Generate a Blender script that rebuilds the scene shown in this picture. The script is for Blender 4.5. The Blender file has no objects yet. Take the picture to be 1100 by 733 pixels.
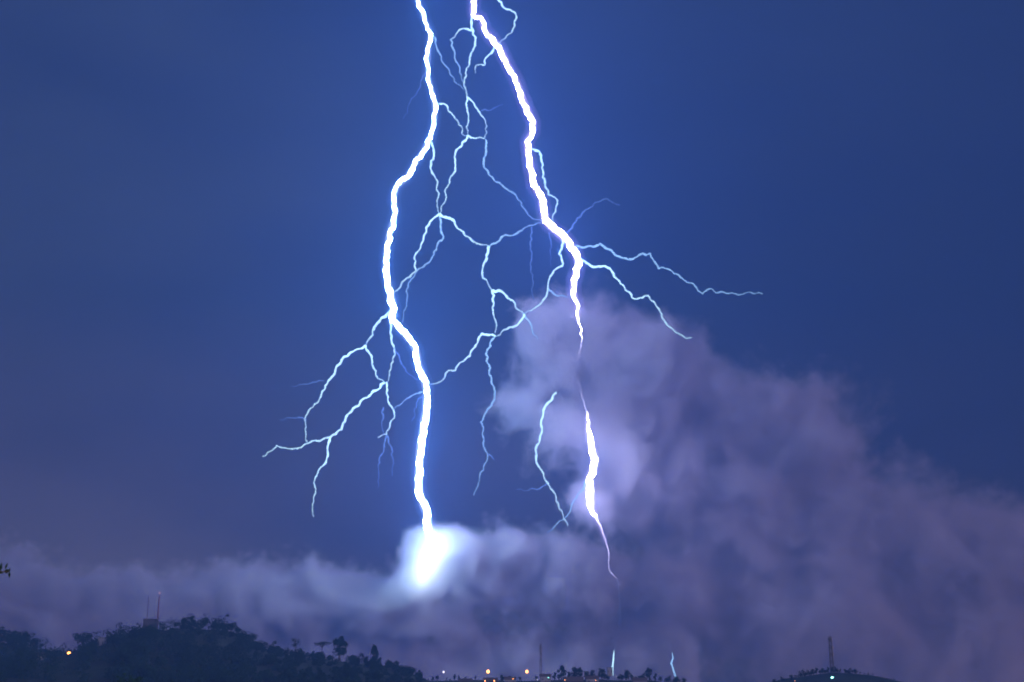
import bpy, bmesh, math, random
from mathutils import Vector, Matrix, noise as mnoise

S = bpy.context.scene
COL = S.collection
R = math.radians
rnd = random.Random(7)

# ------------------------------------------------------------------ camera
W0, H0 = 1100.0, 733.0
HFOV = R(45.0)
F = (W0 / 2) / math.tan(HFOV / 2)            # focal length in photo pixels
EYE = Vector((0.0, 0.0, 12.0))
HORIZON = 747.0
PITCH = math.atan((HORIZON - H0 / 2) / F)
cam_d = bpy.data.cameras.new('camera')
cam_d.sensor_fit = 'HORIZONTAL'
cam_d.angle = HFOV
cam_d.clip_start = 0.2
cam_d.clip_end = 30000
cam = bpy.data.objects.new('camera', cam_d)
COL.objects.link(cam)
cam.location = EYE
cam.rotation_euler = (R(90) + PITCH, 0, 0)
S.camera = cam
CP, SP = math.cos(PITCH), math.sin(PITCH)


def at(px, py, Y):
    """World point at depth Y seen at photo pixel (px, py)."""
    u = (px - W0 / 2) / F
    v = (H0 / 2 - py) / F
    d = Vector((u, CP - v * SP, SP + v * CP))
    return EYE + d * (Y / d.y)


def mpp(Y):
    return Y / F


# ------------------------------------------------------------------ world, sun, exposure
SUN_EL, SUN_ROT = R(6), R(150)
world = bpy.data.worlds.new('World')
S.world = world
world.use_nodes = True
nt = world.node_tree
nt.nodes.clear()
wo = nt.nodes.new('ShaderNodeOutputWorld')
bg = nt.nodes.new('ShaderNodeBackground')
sky = nt.nodes.new('ShaderNodeTexSky')
sky.sky_type = 'NISHITA'
sky.sun_disc = False
sky.sun_elevation = SUN_EL
sky.sun_rotation = SUN_ROT
sky.altitude = 200
tc = nt.nodes.new('ShaderNodeTexCoord')
sep = nt.nodes.new('ShaderNodeSeparateXYZ')
nt.links.new(tc.outputs['Generated'], sep.inputs[0])
# overcast layer: violet town-lit murk low down, deep blue above
ramp = nt.nodes.new('ShaderNodeValToRGB')
cr = ramp.color_ramp
cr.elements[0].position = 0.0
cr.elements[0].color = (0.15, 0.115, 0.14, 1)
cr.elements[1].position = 0.60
cr.elements[1].color = (0.058, 0.078, 0.074, 1)
e = cr.elements.new(0.16)
e.color = (0.112, 0.092, 0.120, 1)
e = cr.elements.new(0.30)
e.color = (0.050, 0.060, 0.070, 1)
nt.links.new(sep.outputs['Z'], ramp.inputs[0])
nz = nt.nodes.new('ShaderNodeTexNoise')
nz.inputs['Scale'].default_value = 3.2
nz.inputs['Detail'].default_value = 5
nz.inputs['Roughness'].default_value = 0.5
mp = nt.nodes.new('ShaderNodeMapping')
mp.inputs['Scale'].default_value = (1, 1, 2.2)
nt.links.new(tc.outputs['Generated'], mp.inputs[0])
nt.links.new(mp.outputs[0], nz.inputs['Vector'])
mr = nt.nodes.new('ShaderNodeMapRange')
mr.inputs['From Min'].default_value = 0.3
mr.inputs['From Max'].default_value = 0.7
mr.inputs['To Min'].default_value = 0.6
mr.inputs['To Max'].default_value = 1.45
nt.links.new(nz.outputs['Fac'], mr.inputs['Value'])
mul = nt.nodes.new('ShaderNodeVectorMath')
mul.operation = 'SCALE'
nt.links.new(ramp.outputs[0], mul.inputs[0])
nt.links.new(mr.outputs[0], mul.inputs['Scale'])
sk = nt.nodes.new('ShaderNodeVectorMath')
sk.operation = 'SCALE'
sk.inputs['Scale'].default_value = 0.002       # what little of the dusk sky comes through
nt.links.new(sky.outputs[0], sk.inputs[0])
add = nt.nodes.new('ShaderNodeVectorMath')
add.operation = 'ADD'
mx = nt.nodes.new('ShaderNodeMapRange')          # the storm's darker side lies to the right
mx.inputs['From Min'].default_value = -0.4
mx.inputs['From Max'].default_value = 0.4
mx.inputs['To Min'].default_value = 1.1
mx.inputs['To Max'].default_value = 0.22
nt.links.new(sep.outputs['X'], mx.inputs['Value'])
mul2 = nt.nodes.new('ShaderNodeVectorMath')
mul2.operation = 'SCALE'
nt.links.new(mul.outputs[0], mul2.inputs[0])
nt.links.new(mx.outputs[0], mul2.inputs['Scale'])
nt.links.new(mul2.outputs[0], add.inputs[0])
nt.links.new(sk.outputs[0], add.inputs[1])
nt.links.new(add.outputs[0], bg.inputs['Color'])
bg.inputs['Strength'].default_value = 0.72
nt.links.new(bg.outputs[0], wo.inputs[0])

sun_d = bpy.data.lights.new('sun', 'SUN')
sun_d.energy = 2.9
sun_d.angle = R(12)
sun_d.color = (1.0, 0.61, 0.64)
sun = bpy.data.objects.new('sun', sun_d)
COL.objects.link(sun)
sun.rotation_euler = (R(90) - SUN_EL, 0, -SUN_ROT + R(180))

S.render.engine = 'CYCLES'
cy = S.cycles
cy.use_denoising = True
try:
    cy.denoiser = 'OPENIMAGEDENOISE'
    cy.denoising_input_passes = 'RGB_ALBEDO_NORMAL'
except Exception:
    pass
cy.use_light_tree = True
cy.max_bounces = 4
cy.diffuse_bounces = 1
cy.glossy_bounces = 1
cy.transparent_max_bounces = 8
cy.volume_bounces = 2
cy.volume_step_rate = 1.5
cy.volume_max_steps = 256
cy.filter_width = 1.9
cy.sample_clamp_indirect = 10
vs = S.view_settings
vs.view_transform = 'Standard'
vs.look = 'None'
vs.exposure = 0
vs.gamma = 1
vs.use_curve_mapping = False

AIR = 2.4e-4            # extinction of the damp air, per metre
BOLT_L = 105.0           # radiance of the main channels
CLOUD_D = 0.030

# ------------------------------------------------------------------ helpers
def tag(o, label=None, cat=None, group=None, kind=None):
    if label: o['label'] = label
    if cat: o['category'] = cat
    if group: o['group'] = group
    if kind: o['kind'] = kind
    return o


def empty(name, loc, parent=None):
    o = bpy.data.objects.new(name, None)
    COL.objects.link(o)
    o.location = loc
    o.empty_display_size = 1
    return o


def mesh_obj(name, verts, faces, mat, parent=None, smooth=False):
    me = bpy.data.meshes.new(name)
    me.from_pydata([tuple(v) for v in verts], [], faces)
    me.update()
    if smooth:
        me.polygons.foreach_set('use_smooth', [True] * len(me.polygons))
    if mat: me.materials.append(mat)
    o = bpy.data.objects.new(name, me)
    COL.objects.link(o)
    if parent is not None:
        o.parent = parent
    return o


class MB:
    def __init__(self):
        self.v, self.f = [], []

    def box(self, c, s, rz=0.0):
        n = len(self.v)
        m = Matrix.Rotation(rz, 3, 'Z')
        for dx in (-.5, .5):
            for dy in (-.5, .5):
                for dz in (-.5, .5):
                    self.v.append(Vector(c) + m @ Vector((dx * s[0], dy * s[1], dz * s[2])))
        for q in ((0, 1, 3, 2), (4, 6, 7, 5), (0, 4, 5, 1), (2, 3, 7, 6), (0, 2, 6, 4), (1, 5, 7, 3)):
            self.f.append(tuple(n + i for i in q))
        return self

    def tube(self, pts, radii, sides=6):
        pts = [Vector(p) for p in pts]
        n0 = len(self.v)
        up = None
        for i, p in enumerate(pts):
            a = pts[max(i - 1, 0)]
            b = pts[min(i + 1, len(pts) - 1)]
            t = (b - a)
            if t.length < 1e-9: t = Vector((0, 0, 1))
            t.normalize()
            if up is None:
                up = Vector((1, 0, 0)) if abs(t.x) < 0.8 else Vector((0, 1, 0))
            s = (up - t * up.dot(t))
            if s.length < 1e-6:
                up = Vector((0, 1, 0)); s = (up - t * up.dot(t))
            s.normalize()
            w = t.cross(s)
            up = s
            for k in range(sides):
                an = 2 * math.pi * k / sides
                self.v.append(p + (s * math.cos(an) + w * math.sin(an)) * radii[i])
        for i in range(len(pts) - 1):
            for k in range(sides):
                a = n0 + i * sides + k
                b = n0 + i * sides + (k + 1) % sides
                self.f.append((a, b, b + sides, a + sides))
        self.f.append(tuple(n0 + k for k in reversed(range(sides))))
        e0 = n0 + (len(pts) - 1) * sides
        self.f.append(tuple(e0 + k for k in range(sides)))
        return self

    def leaf(self, c, size, r):
        """a small bent two-triangle leaf clump at a random tilt"""
        a = Vector((r.gauss(0, 1), r.gauss(0, 1), r.gauss(0, 1)))
        if a.length < 1e-6: a = Vector((1, 0, 0))
        a.normalize()
        b = a.orthogonal().normalized()
        b = Matrix.Rotation(r.uniform(0, 6.28), 3, a) @ b
        c = Vector(c)
        d = a.cross(b)
        n = len(self.v)
        s = size * r.uniform(.7, 1.3)
        self.v += [c - b * s * .6, c + d * s * .35 + a * s * .15, c + b * s * .6, c - d * s * .35 + a * s * .1]
        self.f.append((n, n + 1, n + 2))
        self.f.append((n, n + 2, n + 3))

    def build(self, name, mat, parent=None, smooth=False):
        return mesh_obj(name, self.v, self.f, mat, parent, smooth)


def principled(name, col, rough=0.8, var=0.3, scale=2.0, metal=0.0):
    m = bpy.data.materials.new(name)
    m.use_nodes = True
    t = m.node_tree
    b = t.nodes['Principled BSDF']
    b.inputs['Roughness'].default_value = rough
    b.inputs['Metallic'].default_value = metal
    n = t.nodes.new('ShaderNodeTexNoise')
    n.inputs['Scale'].default_value = scale
    n.inputs['Detail'].default_value = 4
    tcn = t.nodes.new('ShaderNodeTexCoord')
    t.links.new(tcn.outputs['Object'], n.inputs['Vector'])
    r = t.nodes.new('ShaderNodeValToRGB')
    r.color_ramp.elements[0].position = .3
    r.color_ramp.elements[1].position = .7
    r.color_ramp.elements[0].color = (*[c * (1 - var) for c in col], 1)
    r.color_ramp.elements[1].color = (*[min(1, c * (1 + var)) for c in col], 1)
    t.links.new(n.outputs['Fac'], r.inputs[0])
    t.links.new(r.outputs[0], b.inputs['Base Color'])
    return m


def emission(name, col, strength, sample='AUTO', glow=False):
    m = bpy.data.materials.new(name)
    m.use_nodes = True
    t = m.node_tree
    t.nodes.clear()
    o = t.nodes.new('ShaderNodeOutputMaterial')
    e = t.nodes.new('ShaderNodeEmission')
    e.inputs['Color'].default_value = (*col, 1)
    e.inputs['Strength'].default_value = strength
    if glow:
        a = t.nodes.new('ShaderNodeAttribute')
        a.attribute_name = 'glow'
        k = t.nodes.new('ShaderNodeMath')
        k.operation = 'MULTIPLY'
        k.inputs[1].default_value = strength
        t.links.new(a.outputs['Fac'], k.inputs[0])
        t.links.new(k.outputs[0], e.inputs['Strength'])
    t.links.new(e.outputs[0], o.inputs[0])
    m.cycles.emission_sampling = sample
    return m


M = {
    'ground': principled('ground_soil', (0.03, 0.06, 0.04), 0.95, 0.4, 0.02),
    'leaf': principled('dark_foliage', (0.010, 0.045, 0.042), 0.9, 0.3, 0.4),
    'bark': principled('bark', (0.09, 0.07, 0.055), 0.9, 0.3, 3),
    'plaster': principled('pale_plaster', (0.18, 0.25, 0.36), 0.9, 0.12, 0.7),
    'concrete': principled('concrete', (0.05, 0.07, 0.10), 0.9, 0.2, 0.8),
    'roof': principled('roof_tile', (0.07, 0.075, 0.085), 0.85, 0.25, 2),
    'glass': principled('dark_window', (0.03, 0.035, 0.045), 0.15, 0.1, 1),
    'door': principled('door_wood', (0.12, 0.08, 0.05), 0.7, 0.2, 4),
    'steel': principled('galvanised_steel', (0.22, 0.22, 0.23), 0.5, 0.15, 2, 0.6),
    'mast_red': principled('red_mast_paint', (0.20, 0.10, 0.12), 0.6, 0.15, 1),
}
for k_ in ('leaf', 'ground', 'bark'):
    M[k_].node_tree.nodes['Principled BSDF'].inputs['Specular IOR Level'].default_value = 0.08
M['bolt'] = emission('bolt_core', (0.40, 0.62, 1.0), BOLT_L, glow=True)
M['bolt_violet'] = emission('bolt_core_violet', (0.62, 0.58, 1.0), BOLT_L, glow=True)
M['branch_bright'] = emission('branch_bright', (0.50, 0.82, 1.0), 2.9, 'NONE', glow=True)
M['branch_mid'] = emission('branch_mid', (0.33, 0.62, 1.0), 2.0, 'NONE', glow=True)
M['branch_faint'] = emission('branch_faint', (0.20, 0.38, 0.95), 1.2, 'NONE', glow=True)
M['lamp_warm'] = emission('lamp_sodium', (1.0, 0.36, 0.07), 11)
M['lamp_white'] = emission('lamp_white', (0.8, 0.75, 1.0), 3)
M['lamp_teal'] = emission('lamp_teal', (0.25, 1.0, 0.9), 12)
M['lamp_red'] = emission('beacon_red', (1.0, 0.45, 0.45), 1.6)

# ------------------------------------------------------------------ terrain
def lerp_profile(prof, x):
    if x <= prof[0][0]: return prof[0][1]
    for (x0, y0), (x1, y1) in zip(prof, prof[1:]):
        if x <= x1:
            t = (x - x0) / (x1 - x0)
            t = t * t * (3 - 2 * t) if abs(y1 - y0) > 30 else t
            return y0 + (y1 - y0) * t
    return prof[-1][1]


FAR = 1.55
YL, YC, YR = 1000.0 * FAR, 1500.0, 1400.0
# crest of bare ground in photo pixels (tree tops rise above it)
PL = [(-400, 735), (-250, 700), (-60, 690), (0, 690), (45, 702), (75, 712), (110, 702), (150, 690), (200, 676), (245, 678),
      (265, 692), (300, 703), (350, 710), (400, 714), (430, 718), (447, 727), (470, 738), (520, 760)]
PC = [(380, 760), (430, 738), (460, 731), (560, 731), (640, 730), (700, 732), (725, 738), (780, 760)]
PR = [(790, 760), (830, 735), (855, 728), (890, 723), (930, 726), (965, 736), (1010, 760)]


def crest(prof, x, Y):
    px = W0 / 2 + F * (x / Y) * (CP + 0.255 * SP)      # true along the rows just above the horizon
    py = lerp_profile(prof, px)
    return at(px, py, Y).z


def height(x, y):
    base = 4.0 + 2.0 * mnoise.noise((x * 0.004, y * 0.004, 0))
    h = base
    for prof, Y, front, back in ((PL, YL, 240 * FAR, 380 * FAR), (PC, YC, 160, 300), (PR, YR, 150, 300)):
        d = y - Y
        s = front if d < 0 else back
        # follow the viewing ray so the crest line stays at its own place
        xx = x
        z = crest(prof, xx, Y) + 2.5 * mnoise.noise((x * 0.015, y * 0.015, 3))
        k = math.exp(-(d / s) ** 2)
        h = max(h, base + (z - base) * k)
    k = math.exp(-((x / 40) ** 2 + (y / 30) ** 2))   # the knoll the camera stands on
    h = max(h, base + (10.4 - base) * k)
    return h


def terrain():
    xs = [-2900 + 60 * i for i in range(int(5800 / 60) + 1)]
    xs += [-720 + 12 * i for i in range(int(1500 / 12))]
    xs += [-40 + 5 * i for i in range(17)]
    xs = sorted(set(xs))
    ys = [-250 + 60 * i for i in range(int(3500 / 60) + 1)]
    ys += [640 + 20 * i for i in range(55)] + [-40 + 5 * i for i in range(17)]
    ys = sorted(set(ys))
    v = [(x, y, height(x, y)) for y in ys for x in xs]
    n = len(xs)
    f = [(j * n + i, j * n + i + 1, (j + 1) * n + i + 1, (j + 1) * n + i)
         for j in range(len(ys) - 1) for i in range(n - 1)]
    o = mesh_obj('ground', v, f, M['ground'], smooth=True)
    tag(o, 'dark wooded hills and low ground under the storm', kind='structure')


terrain()

# ------------------------------------------------------------------ the damp air
Y_END = 3300.0


def haze():
    mb = MB()
    mb.box((0, (-300 + Y_END) / 2, (-1.0 + 2400) / 2), (6000, Y_END + 300, 2401))
    m = bpy.data.materials.new('damp_air')
    m.use_nodes = True
    t = m.node_tree
    t.nodes.clear()
    o = t.nodes.new('ShaderNodeOutputMaterial')
    p = t.nodes.new('ShaderNodeVolumePrincipled')
    p.inputs['Color'].default_value = (0.12, 0.37, 1.0, 1)
    p.inputs['Density'].default_value = AIR
    p.inputs['Density Attribute'].default_value = ''
    t.links.new(p.outputs[0], o.inputs['Volume'])
    h = mb.build('haze', m)
    tag(h, 'damp night air', kind='stuff')


haze()

# ------------------------------------------------------------------ clouds
def cloud(name, label, blobs, bmin, bmax, res, dens, col, amp, scale, warp, soft, seed):
    g = bpy.data.node_groups.new(name + '_field', 'GeometryNodeTree')
    g.interface.new_socket('Geometry', in_out='INPUT', socket_type='NodeSocketGeometry')
    g.interface.new_socket('Geometry', in_out='OUTPUT', socket_type='NodeSocketGeometry')
    N, L = g.nodes, g.links
    out = N.new('NodeGroupOutput')
    vc = N.new('GeometryNodeVolumeCube')
    vc.inputs['Min'].default_value = bmin
    vc.inputs['Max'].default_value = bmax
    for a, r_ in zip('XYZ', res): vc.inputs['Resolution ' + a].default_value = r_

    def vmath(op, a, b=None):
        n = N.new('ShaderNodeVectorMath'); n.operation = op
        for i, q in enumerate((a, b)):
            if q is None: continue
            if isinstance(q, (tuple, Vector)): n.inputs[i].default_value = q
            else: L.new(q, n.inputs[i])
        return n

    def fmath(op, a, b=None, c=None):
        n = N.new('ShaderNodeMath'); n.operation = op
        for i, q in enumerate((a, b, c)):
            if q is None: continue
            if isinstance(q, (int, float)): n.inputs[i].default_value = q
            else: L.new(q, n.inputs[i])
        return n.outputs[0]

    pos = N.new('GeometryNodeInputPosition').outputs[0]
    off = vmath('ADD', pos, (seed * 531.0, seed * 97.0, seed * 311.0)).outputs[0]
    n1 = N.new('ShaderNodeTexNoise')
    n1.inputs['Scale'].default_value = 1 / (scale * 2.2)
    n1.inputs['Detail'].default_value = 3
    L.new(off, n1.inputs['Vector'])
    w = vmath('SUBTRACT', n1.outputs['Color'], (.5, .5, .5)).outputs[0]
    w = vmath('MULTIPLY', w, (warp, warp, warp)).outputs[0]
    wp = vmath('ADD', pos, w).outputs[0]
    woff = vmath('ADD', off, w).outputs[0]
    n2 = N.new('ShaderNodeTexNoise')
    n2.inputs['Scale'].default_value = 1 / scale
    n2.inputs['Detail'].default_value = 8
    n2.inputs['Roughness'].default_value = 0.70
    L.new(woff, n2.inputs['Vector'])
    nfac = fmath('MULTIPLY', fmath('SUBTRACT', n2.outputs['Fac'], 0.5), amp)
    acc = None
    for (px, py, rx, rz, Y, ry, *k) in blobs:
        c = at(px, py, Y)
        s = mpp(Y)
        d = vmath('SUBTRACT', wp, tuple(c)).outputs[0]
        d = vmath('DIVIDE', d, (rx * s, ry, rz * s)).outputs[0]
        ln = vmath('LENGTH', d).outputs['Value']
        v = fmath('SUBTRACT', 1.0, ln)
        if k: v = fmath('MULTIPLY', v, k[0])
        acc = v if acc is None else fmath('SMOOTH_MAX', acc, v, 0.25)
    tot = fmath('ADD', acc, nfac)
    mr_ = N.new('ShaderNodeMapRange')
    mr_.interpolation_type = 'SMOOTHSTEP'
    mr_.inputs['From Min'].default_value = 0.0
    mr_.inputs['From Max'].default_value = soft
    mr_.inputs['To Min'].default_value = 0.0
    mr_.inputs['To Max'].default_value = 1.0
    L.new(tot, mr_.inputs['Value'])
    L.new(mr_.outputs[0], vc.inputs['Density'])
    m = bpy.data.materials.new(name + '_vapour')
    m.use_nodes = True
    t = m.node_tree
    t.nodes.clear()
    mo = t.nodes.new('ShaderNodeOutputMaterial')
    p = t.nodes.new('ShaderNodeVolumePrincipled')
    p.inputs['Color'].default_value = (*col, 1)
    p.inputs['Density'].default_value = dens
    t.links.new(p.outputs[0], mo.inputs['Volume'])
    sm = N.new('GeometryNodeSetMaterial')
    sm.inputs['Material'].default_value = m
    L.new(vc.outputs[0], sm.inputs[0])
    L.new(sm.outputs[0], out.inputs[0])
    vd = bpy.data.volumes.new(name)
    vd.materials.append(m)
    o = bpy.data.objects.new(name, vd)
    COL.objects.link(o)
    md = o.modifiers.new('field', 'NODES')
    md.node_group = g
    tag(o, label, kind='stuff')
    return o


YB = 3640.0
big = [(578, 372, 42, 48), (566, 425, 36, 50), (600, 462, 42, 44), (628, 368, 58, 58), (672, 395, 60, 60), (650, 450, 60, 56), (664, 530, 46, 60), (690, 470, 50, 50), (720, 425, 72, 66), (800, 450, 85, 62), (862, 478, 75, 80),
       (720, 520, 66, 90), (800, 550, 100, 100), (900, 560, 95, 85), (970, 585, 95, 75), (1060, 610, 110, 78),
       (1170, 620, 120, 80), (850, 650, 160, 100), (1000, 690, 200, 90), (720, 640, 80, 80), (1280, 670, 200, 100)]
cloud('storm_cloud', 'towering violet storm cloud behind the right bolt, sloping down to the right',
      [(a, b, c, d, 3520, 190, 1.1) for a, b, c, d in big[3:8]] + [(a, b, c, d, YB + 20, 335, 1.25) for a, b, c, d in big[8:]],
      (-100, Y_END + 2, 0), (2400, 4150, 1300), (300, 90, 156), CLOUD_D * .75, (0.95, 0.90, 0.98), 3.4, 120, 280, 1.25, 1)
cloud('cloud_lobe', 'pale wispy cloud lobe lit by the right bolt in front of it',
      [(a, b, c, d, 3440, 134, 1.3) for a, b, c, d in big[:6] + [(600, 395, 46, 50), (625, 345, 50, 30), (700, 372, 40, 26), (676, 500, 26, 50), (640, 545, 34, 26)]],
      (-120, Y_END + 2, 330), (560, 3640, 1180), (160, 80, 200), CLOUD_D * .9, (0.95, 0.93, 0.99), 3.8, 95, 230, 1.1, 3)
low = [(540, 615, 62, 46), (605, 625, 65, 50), (475, 632, 55, 38), (410, 658, 65, 42), (335, 650, 70, 46), (255, 652, 70, 48),
       (170, 660, 80, 46), (90, 660, 80, 50), (10, 655, 80, 60), (-80, 660, 90, 60), (-190, 660, 100, 42)]
low = [(a, b, c, d, YB, 325, 1.4) for a, b, c, d in low] + [(468, 602, 32, 36, 3386, 84, 2.8), (450, 628, 36, 30, 3388, 84, 2.2), (500, 596, 34, 28, 3420, 100, 2.5), (545, 592, 36, 26, 3440, 110, 2), (414, 648, 52, 30, 3415, 108, 1.5), (445, 665, 60, 30, 3430, 120, 1.3), (488, 588, 30, 22, 3395, 90, 3)] + [(x, 735, 130, 62, YB + 20, 320) for x in range(-240, 780, 120)]
cloud('cloud_bank', 'low bank of pale cloud along the horizon, lit where the left bolt strikes',
      low, (-2000, Y_END + 2, -20), (500, 4050, 520), (200, 56, 48), CLOUD_D * 1.15, (0.95, 0.91, 0.98), 3.4, 75, 150, 0.9, 2)

# ------------------------------------------------------------------ lightning
def sstep(a, b, x):
    t = min(1, max(0, (x - a) / (b - a)))
    return t * t * (3 - 2 * t)


def depth(px, py):
    """The strokes hang in front of the cloud and lean back towards it lower down."""
    left = 2900 + 386 * sstep(330, 580, py)
    right = 2950 + 285 * sstep(180, 400, py)
    w = sstep(470, 560, px)
    return left * (1 - w) + right * w + 18 * mnoise.noise((px * .02, py * .02, 5))


def polyline(pts, jit, step, seed):
    """Break a traced stroke into crooked steps: kinks of two sizes."""
    r = random.Random(seed)
    out = [tuple(p) if len(p) > 2 else (p[0], p[1], None) for p in pts]
    big = step * 2.4
    for lim, amp in ((big, jit * 1.5), (step, jit * 1.15), (step * .5, jit * .35)):
        nxt = [out[0]]
        for p, q in zip(out, out[1:]):
            d = math.hypot(q[0] - p[0], q[1] - p[1])
            n = max(1, int(round(d / lim)))
            for i in range(1, n):
                t = (i + r.uniform(-.3, .3)) / n
                o = r.choice((-1, 1)) * r.uniform(.35, 1) * amp * min(1, d / lim / 1.5)
                nx, ny = -(q[1] - p[1]) / d, (q[0] - p[0]) / d
                rr = None if p[2] is None else p[2] + (q[2] - p[2]) * t
                nxt.append((p[0] + (q[0] - p[0]) * t + nx * o, p[1] + (q[1] - p[1]) * t + ny * o, rr))
            nxt.append(q)
        out = nxt
    return out


def stroke(name, pts, mat, parent, r0=1.2, r1=None, jit=.9, step=5, sides=6, seed=0, foot=Vector((0, 0, 0)), dd=0.0, slim=0.0, rough=0.22):
    pl = polyline(pts, jit, step, seed)
    P, RR = [], []
    n = len(pl)
    rq = random.Random(seed + 999)
    for i, (x, y, rr) in enumerate(pl):
        Y = depth(x, y) + dd
        P.append(at(x, y, Y) - foot)
        t = i / (n - 1)
        rad = rr if rr is not None else r0 + ((r0 if r1 is None else r1) - r0) * t
        RR.append(max(0.05, (rad - slim) * rq.uniform(1 - rough, 1 + rough)) * mpp(Y))
    o = MB().tube(P, RR, sides).build(name, mat, parent, smooth=True)
    # thin stretches of a channel carry less current and glow less
    at_ = o.data.attributes.new('glow', 'FLOAT', 'POINT')
    for i, (x, y, rr) in enumerate(pl):
        g = 1.15 - .6 * i / (n - 1) if rr is None or slim == 0 else min(1.3, max(.02, (rr / 4.0) ** 1.8))
        for k in range(sides): at_.data[i * sides + k].value = g
    return o


def halo_glow(pts, mat, parent, grow, seed, foot):
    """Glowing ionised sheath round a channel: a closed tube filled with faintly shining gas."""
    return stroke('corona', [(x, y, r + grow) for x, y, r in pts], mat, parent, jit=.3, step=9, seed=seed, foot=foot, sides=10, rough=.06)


def glow_volume(name, col, strength):  # emission-only volume for the added halos and foot flare
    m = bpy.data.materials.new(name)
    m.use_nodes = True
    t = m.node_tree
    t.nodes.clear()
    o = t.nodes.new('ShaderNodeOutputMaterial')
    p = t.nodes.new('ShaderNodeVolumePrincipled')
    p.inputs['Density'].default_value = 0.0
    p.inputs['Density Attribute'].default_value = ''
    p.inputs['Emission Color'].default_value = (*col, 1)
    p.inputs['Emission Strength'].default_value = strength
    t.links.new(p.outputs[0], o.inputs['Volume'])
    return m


M['corona_blue'] = glow_volume('corona_blue_white', (0.55, 0.7, 1.0), 0.055)
M['corona_violet'] = glow_volume('corona_violet_white', (0.8, 0.65, 1.0), 0.055)
M['corona_outer'] = glow_volume('corona_outer_violet', (0.35, 0.28, 1.0), 0.0085)
M['corona_outer_blue'] = glow_volume('corona_outer_blue', (0.10, 0.28, 1.0), 0.0075)

# main channels: photo x, y, half width in pixels
LEFT = [(440, -60, 4), (448.6, 0, 3.8), (453, 10.6, 3.8), (458.4, 26.6, 3.8), (462.8, 36.3, 4), (461, 48, 3.8), (459.3, 71, 3.6), (459.8, 82, 3.6),
        (462.8, 94, 3.8), (466.3, 108, 4), (467.6, 120, 3.8), (466, 134, 3.8), (462.6, 148, 3.8), (454.5, 163, 4), (445, 177, 4),
        (437, 191, 4.2), (425.5, 201, 4.2), (423, 213, 4), (425, 227, 4.2), (418.5, 250, 4.4), (416, 268, 4.4), (414.5, 281, 4.4),
        (415.6, 298, 4.6), (419.6, 315, 4.8), (423, 332, 5.2), (422, 345, 4.8), (430.5, 354, 4.8), (441.5, 367, 4.6),
        (447, 376, 4.6), (449, 391, 4.8), (454.6, 406, 4.8), (458.6, 420, 4.8), (458, 440, 5), (455, 458, 5), (453, 471, 5), (450.7, 492, 5.2),
        (449.7, 524, 5.2), (453, 537, 5.2), (459, 552, 5.4), (461, 572, 5.8), (464, 584, 6.6), (465, 595, 6.6), (463, 606, 5.2), (460, 614, 3.6)]
RIGHT = [(510, -60, 4.4), (509, 0, 4.4), (508, 16, 4.4), (517, 19.5, 4), (520.4, 32, 4.4), (529.3, 42.5, 5), (536.4, 51.4, 4.6), (543.5, 65.6, 4.4), (552.3, 81.6, 4.4),
         (559.4, 99, 4.4), (565.5, 116, 4.6), (573, 131, 4.6), (572.4, 141, 4.4), (566, 152.5, 4.4), (567.5, 166, 4.6), (570.5, 183, 4.6), (573.5, 199, 4.8), (582, 213, 5),
         (584, 227, 5.2), (586, 237, 5.4), (596, 247, 5.4), (609.5, 258, 5.4), (618.7, 272, 5.2), (621.8, 284.6, 4.8), (616.3, 301, 4.6), (616, 313, 4.2),
         (620, 325.5, 3.4), (621, 342, 2.8), (625, 353, 2.6), (624, 369, 2.0), (621.4, 380, 1.2), (619, 389.7, .5)]
RIGHT_LOW = [(620, 408, .5), (624, 420, .8), (627, 431, 1.3), (631.4, 444, 2.2), (631.6, 461, 3.6), (635.5, 478, 4.6), (639.4, 495, 5.2), (637.6, 504, 5), (632.4, 515, 5),
             (633.8, 529.6, 5.4), (635, 546.6, 4.4), (642, 560, 2.2), (651, 584, 1.7), (654, 598, 1.5), (654, 613, 1.4), (659, 618, 1.2), (664, 623, .7)]

foot = at(460, 622, depth(460, 622))
bl = empty('lightning_bolt', foot)
tag(bl, 'thick white lightning bolt on the left, ending in the glowing low cloud', 'lightning', 'lightning bolts')
stroke('channel', LEFT, M['bolt'], bl, jit=1.6, step=6, seed=1, foot=foot, slim=2.1)
halo_glow(LEFT, M['corona_blue'], bl, -.1, 31, foot)
halo_glow(LEFT, M['corona_outer_blue'], bl, 4.5, 32, foot)
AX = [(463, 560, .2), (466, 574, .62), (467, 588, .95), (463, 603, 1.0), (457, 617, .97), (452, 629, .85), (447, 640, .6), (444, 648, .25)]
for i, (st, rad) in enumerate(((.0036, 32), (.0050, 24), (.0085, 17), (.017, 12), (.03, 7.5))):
    sh = (1.0, .88, .76, .66, .58)[i]                     # nested emissive shells imitate the flare, brighter towards the middle
    halo_glow([(462 + (x - 462) * sh, 598 + (y - 598) * sh, rad * k) for x, y, k in AX], glow_volume('corona_foot', (0.6, 0.75, 1.0), st), bl, 0, 44 + i, foot)
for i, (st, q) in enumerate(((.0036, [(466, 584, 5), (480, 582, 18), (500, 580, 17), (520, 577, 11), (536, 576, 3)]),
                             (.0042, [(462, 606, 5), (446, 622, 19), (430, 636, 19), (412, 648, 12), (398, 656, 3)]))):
    halo_glow(q, glow_volume('corona_foot', (0.5, 0.7, 1.0), st), bl, 0, 54 + i, foot)  # side spill of the flare, added as emissive volume
B, MI, FA = 'branch_bright', 'branch_mid', 'branch_faint'
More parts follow.
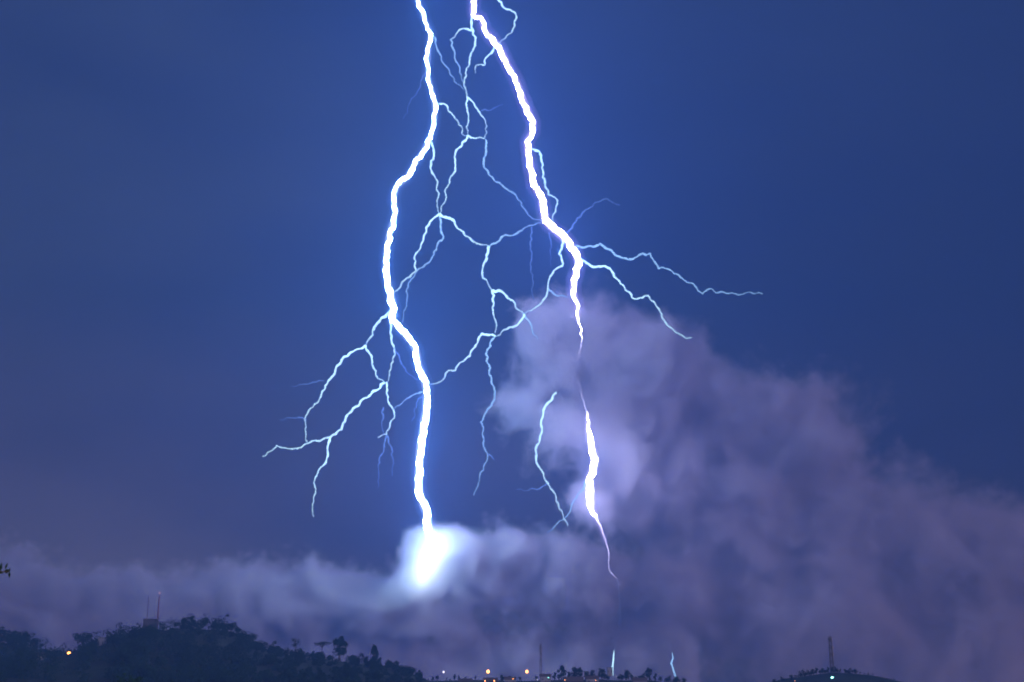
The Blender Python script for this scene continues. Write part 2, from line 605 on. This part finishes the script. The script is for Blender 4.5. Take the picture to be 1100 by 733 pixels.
left_br = [
    (MI, 1.0, [(465, 38), (468, 43), (471.7, 56.7), (476, 68), (483, 78), (491, 90.4), (499, 97.5)]),
    (FA, .7, [(458, 78), (453, 85), (444, 104.6), (433.5, 127.7)]),
    (B, 1.1, [(467, 111), (478.8, 112.6), (481.4, 119), (489, 128), (496, 136), (496, 144), (503, 146)]),
    (B, 1.4, [(462, 148), (463.7, 155), (466, 166), (463.7, 185), (469.5, 199), (469.5, 220), (472, 230)]),
    (B, 1.3, [(502.4, 146), (502, 148), (492.7, 159.4), (488, 169), (487, 187), (478.8, 203), (475.3, 220), (472, 230)]),
    (B, 1.7, [(472, 230), (478.8, 233.6), (488, 238), (492.7, 246.4), (504, 255.6), (516, 262.6), (525, 265)]),
    (B, 1.4, [(472, 230), (469.5, 232), (461, 240.5), (452, 263.7), (445, 277.6), (447, 291), (435, 300.7), (427, 311.7), (421, 318)]),
    (MI, 1.1, [(472, 232), (473, 236), (476.5, 254.4), (469.5, 263.7), (463.7, 277.6), (450, 288.7), (439, 304), (437, 321.5), (430.6, 347.7)]),
    (B, 1.5, [(525, 265), (524, 270.7), (523, 277.5), (518.6, 288), (518.6, 299), (528.4, 312.4)]),
    (B, 1.3, [(528.4, 312.4), (530.6, 325.5), (531.7, 358)]),
    (B, 1.5, [(528.4, 312.4), (539, 313.5), (551, 323), (556.8, 333), (563, 337.5)]),
    (B, 1.4, [(563, 337.5), (559, 345), (543.7, 354), (532, 361.5)]),
    (MI, 1.2, [(563, 337.5), (567.7, 344), (572, 356), (577.5, 365)]),
    (B, 1.3, [(532, 361), (528.8, 359.7), (517.9, 358.6), (512.4, 369.5), (504.8, 382.6), (495, 389), (489.5, 398), (481.9, 398), (475.3, 408.8), (462, 413)]),
    (MI, 1.2, [(532, 361), (528.8, 365), (522, 380.4), (525.5, 398), (531.8, 420), (531.5, 429), (528, 436), (516.5, 453.7), (518.8, 476), (523.7, 488), (520, 500), (515, 512.7), (509, 532)]),
    (FA, 1.0, [(523.7, 488), (528, 490), (531, 494)]),
    (B, 1.7, [(420, 333), (416.6, 337), (403, 350.7), (392.7, 371)]),
    (B, 1.3, [(392.7, 371), (379, 378), (367, 386.5), (360, 400), (351.8, 412), (343, 429), (331, 442.7), (328, 453), (328.6, 466.6), (329.7, 475)]),
    (B, 1.3, [(392.7, 371), (396, 378), (401, 395), (406, 407), (413, 411)]),
    (B, 1.4, [(413, 411), (399.6, 422), (379, 439), (370.6, 453), (367, 461.5), (355, 470), (343, 474), (328, 477), (319.4, 482), (297, 478.5), (282, 490.5)]),
    (B, 1.2, [(355, 470), (351.8, 483.6), (346.7, 500.7), (338, 516), (337, 538), (337, 555)]),
    (B, 1.4, [(420, 340), (420, 350.7), (424, 374.5), (420, 391.6), (416.6, 410)]),
    (B, 1.2, [(415, 411), (415, 422), (421.7, 439), (423.4, 449.6), (415, 466.6), (406, 470)]),
    (FA, .9, [(412, 438), (410, 443), (410.5, 459.8), (412, 468)]),
    (FA, .9, [(415, 468), (408, 497), (406, 524)]),
    (FA, .9, [(415, 467), (420, 480), (421, 511)]),
    (MI, .9, [(455, 421), (450.7, 422), (433.7, 430.8), (423.4, 439)]),
    (FA, .9, [(455, 424), (449, 429), (442, 453)]),
    (FA, 1.0, [(424, 374), (430, 388), (442, 403.5), (452, 409)]),
    (FA, .6, [(348, 409), (325, 413), (312, 415)]),
    (FA, .6, [(329, 451), (312, 449), (300, 451)]),
]
for i, (mk, r0, pts) in enumerate(left_br):
    stroke('branch', pts, M[mk], bl, r0 * .9, r0 * .42, jit=1.2, step=4.2, sides=5, rough=.4, seed=100 + i, foot=foot)

foot = at(664, 623, depth(664, 623))
br = empty('lightning_bolt', foot)
tag(br, 'jagged white lightning bolt on the right, fading in front of the storm cloud', 'lightning', 'lightning bolts')
stroke('channel', RIGHT, M['bolt_violet'], br, jit=1.6, step=6, seed=2, foot=foot, slim=2.1)
stroke('channel', RIGHT_LOW, M['bolt_violet'], br, jit=1.1, step=6, seed=3, foot=foot, slim=2.1)
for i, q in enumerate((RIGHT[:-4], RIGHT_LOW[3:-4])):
    halo_glow(q, M['corona_violet'], br, -.1, 33 + i, foot)
    halo_glow([(x, y, min(r, 4.5) * 1.0) for x, y, r in q], M['corona_outer'], br, 5.5 if i == 0 else 2.5, 35 + i, foot)
right_br = [
    (B, 1.3, [(533, -12), (534.6, 0), (543.5, 9.8), (553, 13.3), (555, 18.6), (550.6, 32), (542.6, 41.7), (536, 47)]),
    (B, 1.6, [(507, 18), (508, 33.7), (510.7, 44), (508, 55), (504.5, 65.6), (501, 81.6), (498.3, 92), (501.8, 104.6)]),
    (B, 1.2, [(501.8, 104.6), (502.4, 106.5), (503, 123), (501, 136.5), (503, 146)]),
    (B, 1.2, [(506, 33), (505.4, 32.8), (496.5, 31), (491, 35.5), (488.5, 40), (484, 42.6)]),
    (MI, 1.1, [(484, 42.6), (486.7, 53), (491, 67.4), (495.6, 81.6), (498.3, 92)]),
    (B, 1.2, [(501.8, 104.6), (509.8, 113.5), (516.9, 124), (521.7, 131.6), (522.9, 143)]),
    (B, 1.1, [(503, 146), (512, 148.5), (520.5, 149), (523, 143)]),
    (FA, .7, [(517, 119), (528, 118), (540, 112)]),
    (B, 1.3, [(531, 51), (529.3, 55), (522, 62), (521, 70), (511.6, 70), (510.7, 79)]),
    (MI, 1.1, [(521.7, 150), (519.4, 175.6), (525, 188), (539, 198.8), (550.6, 207), (560, 217), (567, 231), (576, 236), (583, 238)]),
    (MI, 1.2, [(525, 265), (539, 254.5), (553, 252), (567, 243), (584, 240)]),
    (B, 1.4, [(568, 160), (575, 161.7), (579.6, 163), (582, 180), (585.4, 196.5), (589, 209), (599, 215), (597, 224), (593.5, 236), (600, 246)]),
    (B, 1.5, [(604, 258), (603.7, 264.4), (600.4, 273), (603.7, 279.7), (603.7, 286), (595, 290.6), (590.6, 298), (588.4, 311), (584, 322), (574, 331), (563, 337.5)]),
    (MI, 1.0, [(589, 311), (596, 316.8), (607, 319), (615, 318)]),
    (MI, 1.3, [(618.7, 264), (639, 265), (644.6, 261.4), (654, 268), (674.6, 279), (685.5, 275), (699, 272), (707.4, 288.7), (715.6, 288.7), (734.7, 301), (755, 316), (762, 310.5), (778.3, 314.6), (819, 316)]),
    (B, 1.4, [(621, 277), (625.5, 279), (639, 287), (655.5, 288.7), (666.4, 305), (678.7, 320), (696.5, 318), (708.7, 335), (719.7, 351.5), (737.4, 364), (743, 362.4)]),
    (FA, 1.1, [(606, 250), (614.6, 245), (625.5, 228.7), (639, 217.7), (652.8, 213.6), (666, 220.5)]),
    (FA, .8, [(571, 244), (570, 265), (570.5, 287), (572, 300), (574, 322)]),
    (FA, .6, [(590, 250), (591, 272), (592, 286)]),
    (B, 1.4, [(597.4, 421.8), (588.8, 432.8), (581.5, 451), (580, 471), (576.5, 488), (577.8, 500.4), (585, 515), (591, 525), (600, 542), (605, 556), (610, 565)]),
    (MI, 1.0, [(631, 514), (622, 529.6), (613, 546.6), (605, 558.5), (588, 572)]),
    (FA, .8, [(587, 519), (581, 524), (568, 526.5), (555, 526)]),
]
for i, (mk, r0, pts) in enumerate(right_br):
    stroke('branch', pts, M[mk], br, r0 * .9, r0 * .42, jit=1.2, step=4.2, sides=5, rough=.4, seed=200 + i, foot=foot)

# two little far strokes on the horizon
f2 = at(658, 726, 3000)
b2 = empty('lightning_bolt', f2)
tag(b2, 'small pale lightning spike at the horizon, touching the row of dark trees', 'lightning', 'lightning bolts')
stroke('channel', [(659.5, 699, .2), (659, 705, .55), (658.5, 713, .95), (658, 726, 1.0)], M[B], b2, jit=.5, step=6, seed=5, foot=f2)
stroke('branch', [(664, 624, .1), (665, 640, .07), (666, 665, .06), (663, 685, .06), (659.5, 699, .1)], M[FA], b2, jit=.5, step=6, seed=15, foot=f2)
f3 = at(728, 738, 3000)
b3 = empty('lightning_bolt', f3)
tag(b3, 'small thin lightning streak at the horizon, right of the row of dark trees', 'lightning', 'lightning bolts')
stroke('channel', [(722, 701, .2), (723, 707, .5), (721, 713, .8), (724, 722, .85), (727, 733, .9), (728, 738, .9)], M[MI], b3, jit=.4, step=5, seed=6, foot=f3)

# ------------------------------------------------------------------ trees
def tree_meshes(kind, seed):
    r = random.Random(seed)
    t, c = MB(), MB()
    if kind == 'round':
        H = 12.0
        pts = [(0, 0, -2), (0.1, 0, 2), (0.2, .1, 5), (0, .2, 8)]
        t.tube(pts, [.45, .36, .26, .12], 6)
        lobes = []
        for k in range(9):
            a = r.uniform(0, 6.28)
            d = r.uniform(.6, 3.2)
            z = r.uniform(4.5, 10.2)
            lobes.append((Vector((math.cos(a) * d, math.sin(a) * d, z)), r.uniform(1.2, 2.3)))
        for p, q in lobes:
            t.tube([(0.15, .1, p.z * .5), p * .6 + Vector((0, 0, p.z * .3)), p], [.16, .1, .05], 4)
            for k in range(70):
                v = Vector((r.gauss(0, 1), r.gauss(0, 1), r.gauss(0, .8))).normalized() * q * r.uniform(.55, 1.1)
                c.leaf(p + v, r.uniform(.45, .9), r)
    elif kind == 'umbrella':
        t.tube([(0, 0, -2), (.1, 0, 4), (.3, .1, 8), (.2, 0, 10)], [.35, .3, .22, .1], 6)
        for k in range(8):
            a = k * .785 + r.uniform(-.3, .3)
            d = r.uniform(1.6, 4.4)
            p = Vector((math.cos(a) * d, math.sin(a) * d, r.uniform(9.4, 11)))
            t.tube([(.2, 0, 7.5), p * .6 + Vector((0, 0, 3.5)), p], [.15, .1, .05], 4)
            for j in range(45):
                v = Vector((r.gauss(0, 1.1), r.gauss(0, 1.1), r.gauss(0, .4)))
                c.leaf(p + v, r.uniform(.4, .8), r)
    elif kind == 'column':
        t.tube([(0, 0, -2), (0, .1, 4), (.1, 0, 9.5)], [.35, .25, .08], 6)
        for j in range(560):
            z = r.uniform(2.2, 11.6)
            w = 1.9 * math.sin(min(1, (z - 1.4) / 10.6) * math.pi) ** .6 * (1.15 - z / 30)
            a = r.uniform(0, 6.28)
            q = w * math.sqrt(r.uniform(.1, 1)) * (1 + .25 * math.sin(z * 2.2 + a))
            c.leaf((math.cos(a) * q, math.sin(a) * q, z), r.uniform(.45, .85), r)
        for k in range(6):
            a = r.uniform(0, 6.28)
            t.tube([(0, .1, 3 + k), (math.cos(a) * 1.3, math.sin(a) * 1.3, 4.2 + k)], [.09, .04], 4)
    elif kind == 'spindly':
        t.tube([(0, 0, -2), (.1, .1, 4), (-.1, 0, 9), (.1, 0, 11.5)], [.28, .22, .14, .05], 6)
        for k in range(7):
            a = r.uniform(0, 6.28)
            z = r.uniform(5, 11)
            d = r.uniform(.8, 2.4)
            p = Vector((math.cos(a) * d, math.sin(a) * d, z + .8))
            t.tube([(0, 0, z), p], [.09, .04], 4)
            for j in range(34):
                v = Vector((r.gauss(0, .6), r.gauss(0, .6), r.gauss(0, .5)))
                c.leaf(p + v, r.uniform(.35, .7), r)
    elif kind == 'dense':
        t.tube([(0, 0, -2), (.1, 0, 3), (0, .1, 8), (.1, 0, 11)], [.5, .4, .25, .08], 6)
        for k in range(16):
            a = r.uniform(0, 6.28)
            z = r.uniform(3.2, 10.8)
            d = r.uniform(.3, 2.7) * (1.15 - abs(z - 6.5) / 9)
            p = Vector((math.cos(a) * d, math.sin(a) * d, z))
            t.tube([(0, 0, z * .6), p], [.13, .05], 4)
            for j in range(60):
                v = Vector((r.gauss(0, 1), r.gauss(0, 1), r.gauss(0, .9))).normalized() * r.uniform(.3, 1.5)
                c.leaf(p + v, r.uniform(.6, 1.1), r)
    elif kind == 'bush':
        t.tube([(0, 0, -1), (.1, 0, 2), (0, .1, 4)], [.3, .22, .1], 5)
        for k in range(6):
            a = r.uniform(0, 6.28)
            p = Vector((math.cos(a) * r.uniform(.5, 2), math.sin(a) * r.uniform(.5, 2), r.uniform(2, 5.5)))
            t.tube([(0, 0, 1.5), p], [.12, .05], 4)
            for j in range(70):
                v = Vector((r.gauss(0, 1), r.gauss(0, 1), r.gauss(0, 1))).normalized() * r.uniform(.6, 1.5)
                c.leaf(p + v, r.uniform(.45, .85), r)
    return t, c


PROTO = {}
HGT = {'round': 12.2, 'umbrella': 11.5, 'column': 12, 'dense': 12, 'spindly': 12, 'bush': 7}
first = {}


def tree(kind, px, top, Y, label, group, size=None, dark=False, cat='tree', base_py=None):
    """A tree whose top is seen at (px, top), rooted in the ground below."""
    if 600 < Y < 1100: Y *= FAR
    p = at(px, top, Y)
    gz = height(p.x, Y)
    h = p.z - gz
    if size: h = size
    h = max(h, 3.0)
    key = (kind, rnd.randrange(3))
    if key not in PROTO:
        t, c = tree_meshes(kind, hash_seed(key))
        o = empty('tree', (0, 0, 0))
        tr = t.build('trunk', M['bark'], o, True)
        cw = c.build('crown', M['leaf'], o)
        PROTO[key] = (o, tr, cw)
        e_ = o
    else:
        o0, t0, c0 = PROTO[key]
        e_ = o0.copy(); COL.objects.link(e_)
        for ch in (t0, c0):
            q = ch.copy(); COL.objects.link(q); q.parent = e_
    s = h / HGT[kind]
    e_.location = (p.x, Y, gz - .3)
    e_.rotation_euler = (0, 0, rnd.uniform(0, 6.28))
    e_.scale = (s * rnd.uniform(.9, 1.15), s * rnd.uniform(.9, 1.15), s)
    tag(e_, label, cat, group)
    return e_


def hash_seed(key):
    return sum(ord(ch) for ch in key[0]) * 7 + key[1] * 131


GS = 'trees along the crest of the left hill'
# tall single ones that stand out
tree('dense', 365, 682, 985, 'tall dense rounded tree standing highest on the right shoulder of the left hill', GS)
tree('umbrella', 346, 689, 1000, 'flat-topped umbrella tree just left of the tall rounded one', GS)
tree('spindly', 318, 682, 1015, 'thin pale spindly tree rising alone from the hill slope', GS)
tree('dense', 402, 692, 985, 'narrow dark upright tree at the right end of the left hill', GS)
tree('bush', 407, 705, 980, 'small low tree leaning against the narrow upright one', GS)
tree('dense', 207, 661, 1000, 'broad dark tree on the summit of the left hill', GS)
tree('round', 199, 663, 1010, 'rounded tree on the summit left of the broad dark one', GS)
tree('spindly', 242, 659, 1000, 'spindly thin tree right of the hill summit, sky showing through', GS)
tree('bush', 231, 667, 1000, 'small round tree between the broad summit tree and the spindly one', GS)
tree('round', 92, 676, 1000, 'rounded tree right of the orange house lamp on the left hill', GS)
tree('round', 28, 676, 1000, 'big dark tree left of the dip with the orange lamp', GS)
tree('round', 37, 684, 980, 'dark tree at the left edge of the dip with the orange lamp', GS)
# the rest of the crest
n = 0
x = -60.0
TOPS = [(-60, 674), (0, 672), (20, 676), (40, 688), (55, 700), (75, 706), (85, 694), (100, 684), (120, 684), (140, 680), (160, 678), (180, 676), (200, 666),
        (225, 668), (250, 668), (262, 676), (280, 690), (300, 697), (340, 703), (380, 708), (420, 712), (440, 718), (450, 726)]
while x < 452:
    t = lerp_profile(TOPS, x) + rnd.uniform(-2, 4)
    k = rnd.choice(['round', 'round', 'bush', 'spindly', 'column']) if x < 265 else rnd.choice(['bush', 'bush', 'round'])
    tree(k, x, t, rnd.uniform(975, 1035), 'dark tree in the unbroken wooded crest of the left hill', GS)
    x += rnd.uniform(3.0, 5.5) if x < 265 else rnd.uniform(4.5, 8)

GC = 'low trees in a row on the far centre ridge'
centre = [(603, 716), (616, 717), (622, 718), (630, 722), (637, 720.5), (646.5, 719), (668, 726), (675, 720), (690, 724), (697, 718.5), (704, 725), (611, 723),
          (540, 726), (548, 727), (596, 724), (576, 727), (500, 728), (480, 729), (465, 728), (652, 726), (683, 728)]
labs = {603: 'dark tree at the left end of the row of low trees on the centre ridge', 675: 'small dark tree just right of the pale lightning spike at the horizon',
        697: 'tallest tree at the right end of the row of low trees', 646.5: 'small dark tree just left of the pale lightning spike at the horizon'}
for px, top in centre:
    tree('bush' if rnd.random() < .5 else 'dense', px, top - 2, YC + rnd.uniform(-15, 15), labs.get(px, 'low dark tree in the row on the centre ridge'), GC)
GR = 'trees on the small right hill'
x = 832.0
while x < 962:
    c_ = lerp_profile([(832, 731), (850, 726), (862, 721), (890, 717.5), (905, 718), (930, 722), (962, 731)], x)
    tree(rnd.choice(['bush', 'bush', 'dense', 'round']), x, c_ + rnd.uniform(-2.5, 2), YR + rnd.uniform(-30, 20), 'dark tree on the small hill around the slim mast with the teal lamp', GR)
    x += rnd.uniform(3.2, 5.5)
GD = 'scrubby trees along the far centre ridge'
x = 452.0
while x < 735:
    if not any(abs(x - q) < 4 for q in (524, 521, 531, 566, 476.5, 551, 577, 589, 658)):
        tree(rnd.choice(['bush', 'bush', 'dense']), x, rnd.uniform(722, 728.5) + (2 if x < 590 or x > 705 else 0), YC + rnd.uniform(-28, 10), 'low scrubby tree in the dark line along the centre ridge', GD)
    x += rnd.uniform(4, 8)
tree('round', 142, 721, 420, 'near black treetop poking up at the bottom edge below the left hill', None)
tree('bush', 175, 730, 430, 'tip of a near black treetop at the bottom edge, lower than its neighbour', None)


def woods():
    r = random.Random(11)
    c = MB()
    for i in range(700):
        y = r.uniform(690, 1015) * FAR
        px = r.uniform(-90, 455)
        if any(abs(px - q) < w_ and y < yy * FAR for q, w_, yy in ((74, 15, 985), (43.5, 9, 960), (107, 8, 985))): continue
        x_ = at(px, 700, y).x
        g = height(x_, y)
        R_ = FAR * (r.uniform(3.0, 6.5) if px < 270 else r.uniform(2.0, 3.6))
        p = Vector((x_, y, g + R_ * r.uniform(.5, .95)))
        subs = [(p + Vector((r.gauss(0, .5), r.gauss(0, .5), r.gauss(.1, .4))) * R_, R_ * r.uniform(.35, .6)) for _ in range(7)]
        for q, rad in subs:
            for k in range(34):
                v = Vector((r.gauss(0, 1), r.gauss(0, 1), r.gauss(0, 1))).normalized() * rad * r.uniform(.7, 1.08)
                c.leaf(q + v, FAR * r.uniform(.7, 1.3), r)
    o = c.build('woods', M['leaf'])
    tag(o, 'dense dark woods covering the slope of the left hill', kind='stuff')


woods()

# ------------------------------------------------------------------ masts, houses, lamps
def far(Y):
    return FAR if 600 < Y < 1100 else 1.0


def ground_at(px, Y):
    p = at(px, 720, Y)
    return Vector((p.x, Y, height(p.x, Y)))


def mast(px, top, Y, label, w0, w1, mat, lamp=None, group='masts on the hills', platforms=()):
    k_ = far(Y); Y *= k_; w0 *= k_; w1 *= k_
    g = ground_at(px, Y)
    tz = at(px, top, Y).z
    h = tz - g.z
    o = empty('radio_mast', g)
    tag(o, label, 'mast', group)
    mb = MB()
    n = max(4, int(h / (w0 * 2.2)))
    lv = []
    for i in range(n + 1):
        t = i / n
        w = (w0 + (w1 - w0) * t) / 2
        lv.append([Vector((sx * w, sy * w, h * t)) for sx, sy in ((-1, -1), (1, -1), (1, 1), (-1, 1))])
    leg_r = w0 * .11
    for k in range(4):
        mb.tube([lv[i][k] for i in range(n + 1)], [leg_r] * (n + 1), 4)
    for i in range(n):
        for k in range(4):
            a, b = lv[i][k], lv[i + 1][(k + 1) % 4]
            mb.tube([a, b], [leg_r * .6] * 2, 4)
            mb.tube([lv[i][(k + 1) % 4], lv[i + 1][k]], [leg_r * .6] * 2, 4)
            mb.tube([lv[i + 1][k], lv[i + 1][(k + 1) % 4]], [leg_r * .6] * 2, 4)
    mb.build('lattice', mat, o)
    MB().box((0, 0, .2), (w0 * 1.8, w0 * 1.8, .9)).build('base', M['concrete'], o)
    MB().tube([(0, 0, h), (0, 0, h + 2.5)], [.12, .05], 5).build('antenna', M['steel'], o)
    for z in platforms:
        d = MB()
        for k in range(3):
            a = k * 2.09
            d.box((math.cos(a) * w0 * .8, math.sin(a) * w0 * .8, h * z), (.6, .35, 2.6), a)
        d.build('antenna_panel', M['steel'], o)
    if lamp:
        ic = MB()
        ic.tube([(0, 0, h + 2.5), (0, 0, h + 2.8), (0, 0, h + 3.5), (0, 0, h + 3.8)], [.25, lamp[1], lamp[1], .2], 8)
        ic.build('beacon_lamp', lamp[0], o, True)
    return o


mast(165, 640, 1000, 'slim reddish mast with a beacon on top, rising from the left hill', 1.1, .6, M['mast_red'], (M['lamp_red'], .7))
mast(153.5, 640, 1008, 'thin faint mast just left of the reddish one with the beacon', .7, .4, M['steel'])
mast(581, 692, YC + 5, 'dark lattice mast on the centre ridge beside the orange lamps', 3.0, 1.4, M['steel'], platforms=(.85,))
mast(894, 684, YR + 5, 'dark slim mast with antenna panels above the teal lamp on the right hill', 3.2, 2.4, M['steel'], platforms=(.93, .7, .5))


def house(px, Y, w, d, h, label, flat=False, mat='plaster', top=None, lit=None, rz=0.0, group='houses on the hills'):
    k_ = far(Y); Y *= k_; w *= k_; d *= k_; h *= k_
    g = ground_at(px, Y)
    z0 = g.z - 1.0
    if top is not None:
        z0 = at(px, top, Y).z - h - (0.5 if flat else w * .28)
    o = empty('house', (g.x, Y, z0))
    o.rotation_euler = (0, 0, rz)
    tag(o, label, 'house', group)
    MB().box((0, 0, h / 2), (w, d, h)).build('wall', M[mat], o)
    r_ = MB()
    if flat:
        r_.box((0, 0, h + .2), (w + .6, d + .6, .4))
    else:
        e_, k = .5, w * .28
        a = [(-w / 2 - e_, -d / 2 - e_, h + .01), (w / 2 + e_, -d / 2 - e_, h + .01), (w / 2 + e_, d / 2 + e_, h + .01), (-w / 2 - e_, d / 2 + e_, h + .01), (-w / 2 - e_, 0, h + k), (w / 2 + e_, 0, h + k)]
        r_.v = [Vector(q) for q in a]
        r_.f = [(0, 1, 5, 4), (2, 3, 4, 5), (0, 4, 3), (1, 2, 5), (0, 3, 2, 1)]
    r_.build('roof', M['roof'] if not flat else M['concrete'], o)
    for wx in (-.3, .3):
        fm = MB().box((wx * w, -d / 2 - .03, h * .55), (w * .17, .1, h * .3)).build('window', M['concrete'], o)
        MB().box((wx * w, -d / 2 - .09, h * .55), (w * .14, .06, h * .25)).build('pane', M[lit] if lit else M['glass'], fm)
    MB().box((0, -d / 2 - .04, 1.1), (1.1, .1, 2.2)).build('door', M['door'], o)
    return o


house(157.5, 985, 9, 8, 12, 'flat-roofed dark block standing below the two masts on the left hill', True, 'concrete', top=665)
house(107, 972, 5, 6, 9, 'narrow pale house among trees right of the orange lamp', True, 'plaster', top=685)
house(43.5, 955, 5.5, 6, 5, 'small pale house low in the woods at the far left', False, 'plaster', top=701)
house(75, 965, 7, 6, 4, 'house behind the orange lamp in the dip of the left hill', False, 'plaster', top=703)
house(586, YC - 40, 12, 8, 6, 'low pale house at the foot of the dark lattice mast', False, 'plaster', top=724)
house(616, YC - 45, 22, 8, 5, 'long low house below the row of low trees', False, 'plaster', top=727)
house(655, YC - 40, 6, 6, 9, 'pale narrow building at the foot of the small lightning spike', True, 'plaster', top=717)
house(527, YC - 40, 16, 8, 5, 'low house under the yellow lamp on the centre ridge', False, 'plaster', top=728)


def lamp(px, py, Y, mat, size, label, group='lamps shining on the hills'):
    """A street lamp: pole, bracket arm and a glowing lantern, lit at (px, py)."""
    k_ = far(Y); Y *= k_; size *= k_
    p = at(px, py, Y)
    gz = min(height(p.x, Y), p.z - 3.5)
    o = empty('street_lamp', (p.x, Y, gz))
    tag(o, label, 'street lamp', group)
    h = p.z - gz
    MB().tube([(0, .9, 0), (0, .9, h * .6), (0, .9, h + size * .7)], [.12, .09, .06], 6).build('pole', M['steel'], o)
    MB().tube([(0, .9, h + size * .7), (0, .45, h + size * .9), (0, 0, h + size * .78)], [.06, .05, .05], 5).build('bracket', M['steel'], o)
    l = MB().tube([(0, 0, h - size * .6), (0, 0, h - size * .4), (0, 0, h + size * .3), (0, 0, h + size * .55)], [size * .3, size * .5, size * .5, size * .2], 8)
    l.build('lamp_head', M[mat], o, True)
    return o


lamp(74, 702, 940, 'lamp_warm', 2.0, 'orange lamp glowing in the dip of the left hill')
lamp(43.5, 707, 935, 'lamp_white', .9, 'pale lamp low in the woods at the far left')
lamp(476.5, 722, YC - 60, 'lamp_white', 1.8, 'pale violet lamp where the left hill meets the centre ridge')
lamp(524.3, 721.5, YC - 60, 'lamp_warm', 2.8, 'brightest yellow lamp on the centre ridge, left of its orange neighbour')
lamp(566, 721.5, YC - 60, 'lamp_warm', 2.6, 'orange lamp just left of the dark lattice mast')
lamp(521, 731.5, YC - 80, 'lamp_warm', .9, 'small amber lamp low left under the brightest yellow lamp')
lamp(531, 731.5, YC - 80, 'lamp_warm', .9, 'small amber lamp low right under the brightest yellow lamp')
lamp(894, 728.5, YR - 60, 'lamp_teal', 2.4, 'bright teal lamp at the foot of the slim mast on the right hill')
lamp(854, 731.5, YR - 60, 'lamp_warm', .35, 'dim orange lamp left of the small right hill')

lamp(551, 729.5, YC - 70, 'lamp_warm', .6, 'tiny amber lamp low between the brightest yellow lamp and the orange one')
lamp(577, 730, YC - 70, 'lamp_white', .8, 'small pale lamp low beside the foot of the dark lattice mast')
lamp(589, 728, YC - 70, 'lamp_teal', .5, 'tiny teal lamp on the house right of the dark lattice mast')
lamp(607, 730.5, YC - 75, 'lamp_warm', .6, 'tiny amber lamp at the left end of the row of low trees')
lamp(640, 731, YC - 75, 'lamp_warm', .45, 'faint amber lamp below the middle of the row of low trees')
lamp(662, 727, YC - 75, 'lamp_white', .5, 'faint pale lamp beside the foot of the small lightning spike')
house(548, YC - 42, 13, 8, 5, 'low house between the two orange lamps on the centre ridge', False, 'plaster', top=727)
house(500, YC - 42, 15, 8, 5, 'low house left of the yellow lamp on the centre ridge', False, 'plaster', top=729)
house(636, YC - 48, 14, 8, 5, 'low house in front of the middle of the tree row', False, 'plaster', top=726)
house(687, YC - 48, 16, 8, 5, 'low house at the right end of the tree row', False, 'plaster', top=728)

# ------------------------------------------------------------------ sapling beside the camera, one twig in view
def sapling():
    Y = 12.0
    tip = at(10, 614, Y)
    bx = at(-70, 700, Y).x
    gz = height(bx, Y)
    o = empty('sapling', (bx, Y, gz - .05))
    tag(o, 'dark leafy twig tip of a sapling reaching in at the left edge', 'sapling')
    b = Vector((bx, Y, gz - .05))
    t = MB()
    top = tip.z - b.z
    t.tube([(0, 0, 0), (-.03, .02, top * .5), (.02, 0, top * .95), (.0, 0, top * 1.35)], [.03, .024, .015, .005], 6)
    c = MB()
    r = random.Random(3)

    def leaf(p, d, ln, wd):
        d = Vector(d).normalized()
        s = d.cross(Vector((0, 1, 0)))
        if s.length < .1: s = Vector((1, 0, 0))
        s.normalize()
        q = d.cross(s)
        n_ = len(c.v)
        p = Vector(p)
        c.v += [p, p + d * ln * .4 + s * wd, p + d * ln * .4 - s * wd, p + d * ln, p + d * ln * .4 - q * wd * .3]
        c.f += [(n_, n_ + 1, n_ + 4), (n_, n_ + 4, n_ + 2), (n_ + 1, n_ + 3, n_ + 4), (n_ + 4, n_ + 3, n_ + 2)]

    tp = tip - b
    tw = [Vector((.02, 0, tp.z - .05)), tp * .5 + Vector((0, .02, tp.z * .5 - .01)), tp - Vector((.03, 0, 0)), tp]
    t.tube(tw, [.008, .006, .004, .002], 5)
    s = mpp(Y)
    leaf(tp, (.1, 0, -1), 8 * s, 1.4 * s)
    leaf(tp, (-.05, .1, 1), 4 * s, 1.0 * s)
    leaf(tp - Vector((6 * s, 0, 0)), (1, .2, .1), 7 * s, 2.6 * s)
    leaf(tp - Vector((5 * s, 0, -2 * s)), (.25, .2, 1), 8 * s, 1.3 * s)
    leaf(tp - Vector((10 * s, 0, 0)), (.0, .2, 1), 10 * s, 2 * s)
    leaf(tp - Vector((12 * s, 0, 0)), (.6, .2, -.2), 6 * s, 2 * s)
    for i in range(160):
        z = r.uniform(.45, 1.33) * top
        a = r.uniform(0, 6.28)
        ln = r.uniform(.1, .42) * (1.25 - .5 * z / top)
        d = Vector((math.cos(a) * ln, math.sin(a) * ln, r.uniform(0, .15)))
        if d.x > 0: d.x *= .6
        p = Vector((0, 0, z)) + d
        if i % 4 == 0: t.tube([(0, 0, z), p], [.005, .002], 4)
        leaf(p, (d.x, d.y, r.uniform(-.4, .1)), r.uniform(.05, .1), r.uniform(.014, .026))
    t.build('trunk', M['bark'], o, True)
    c.build('leaves', M['leaf'], o)


sapling()
bpy.context.view_layer.update()
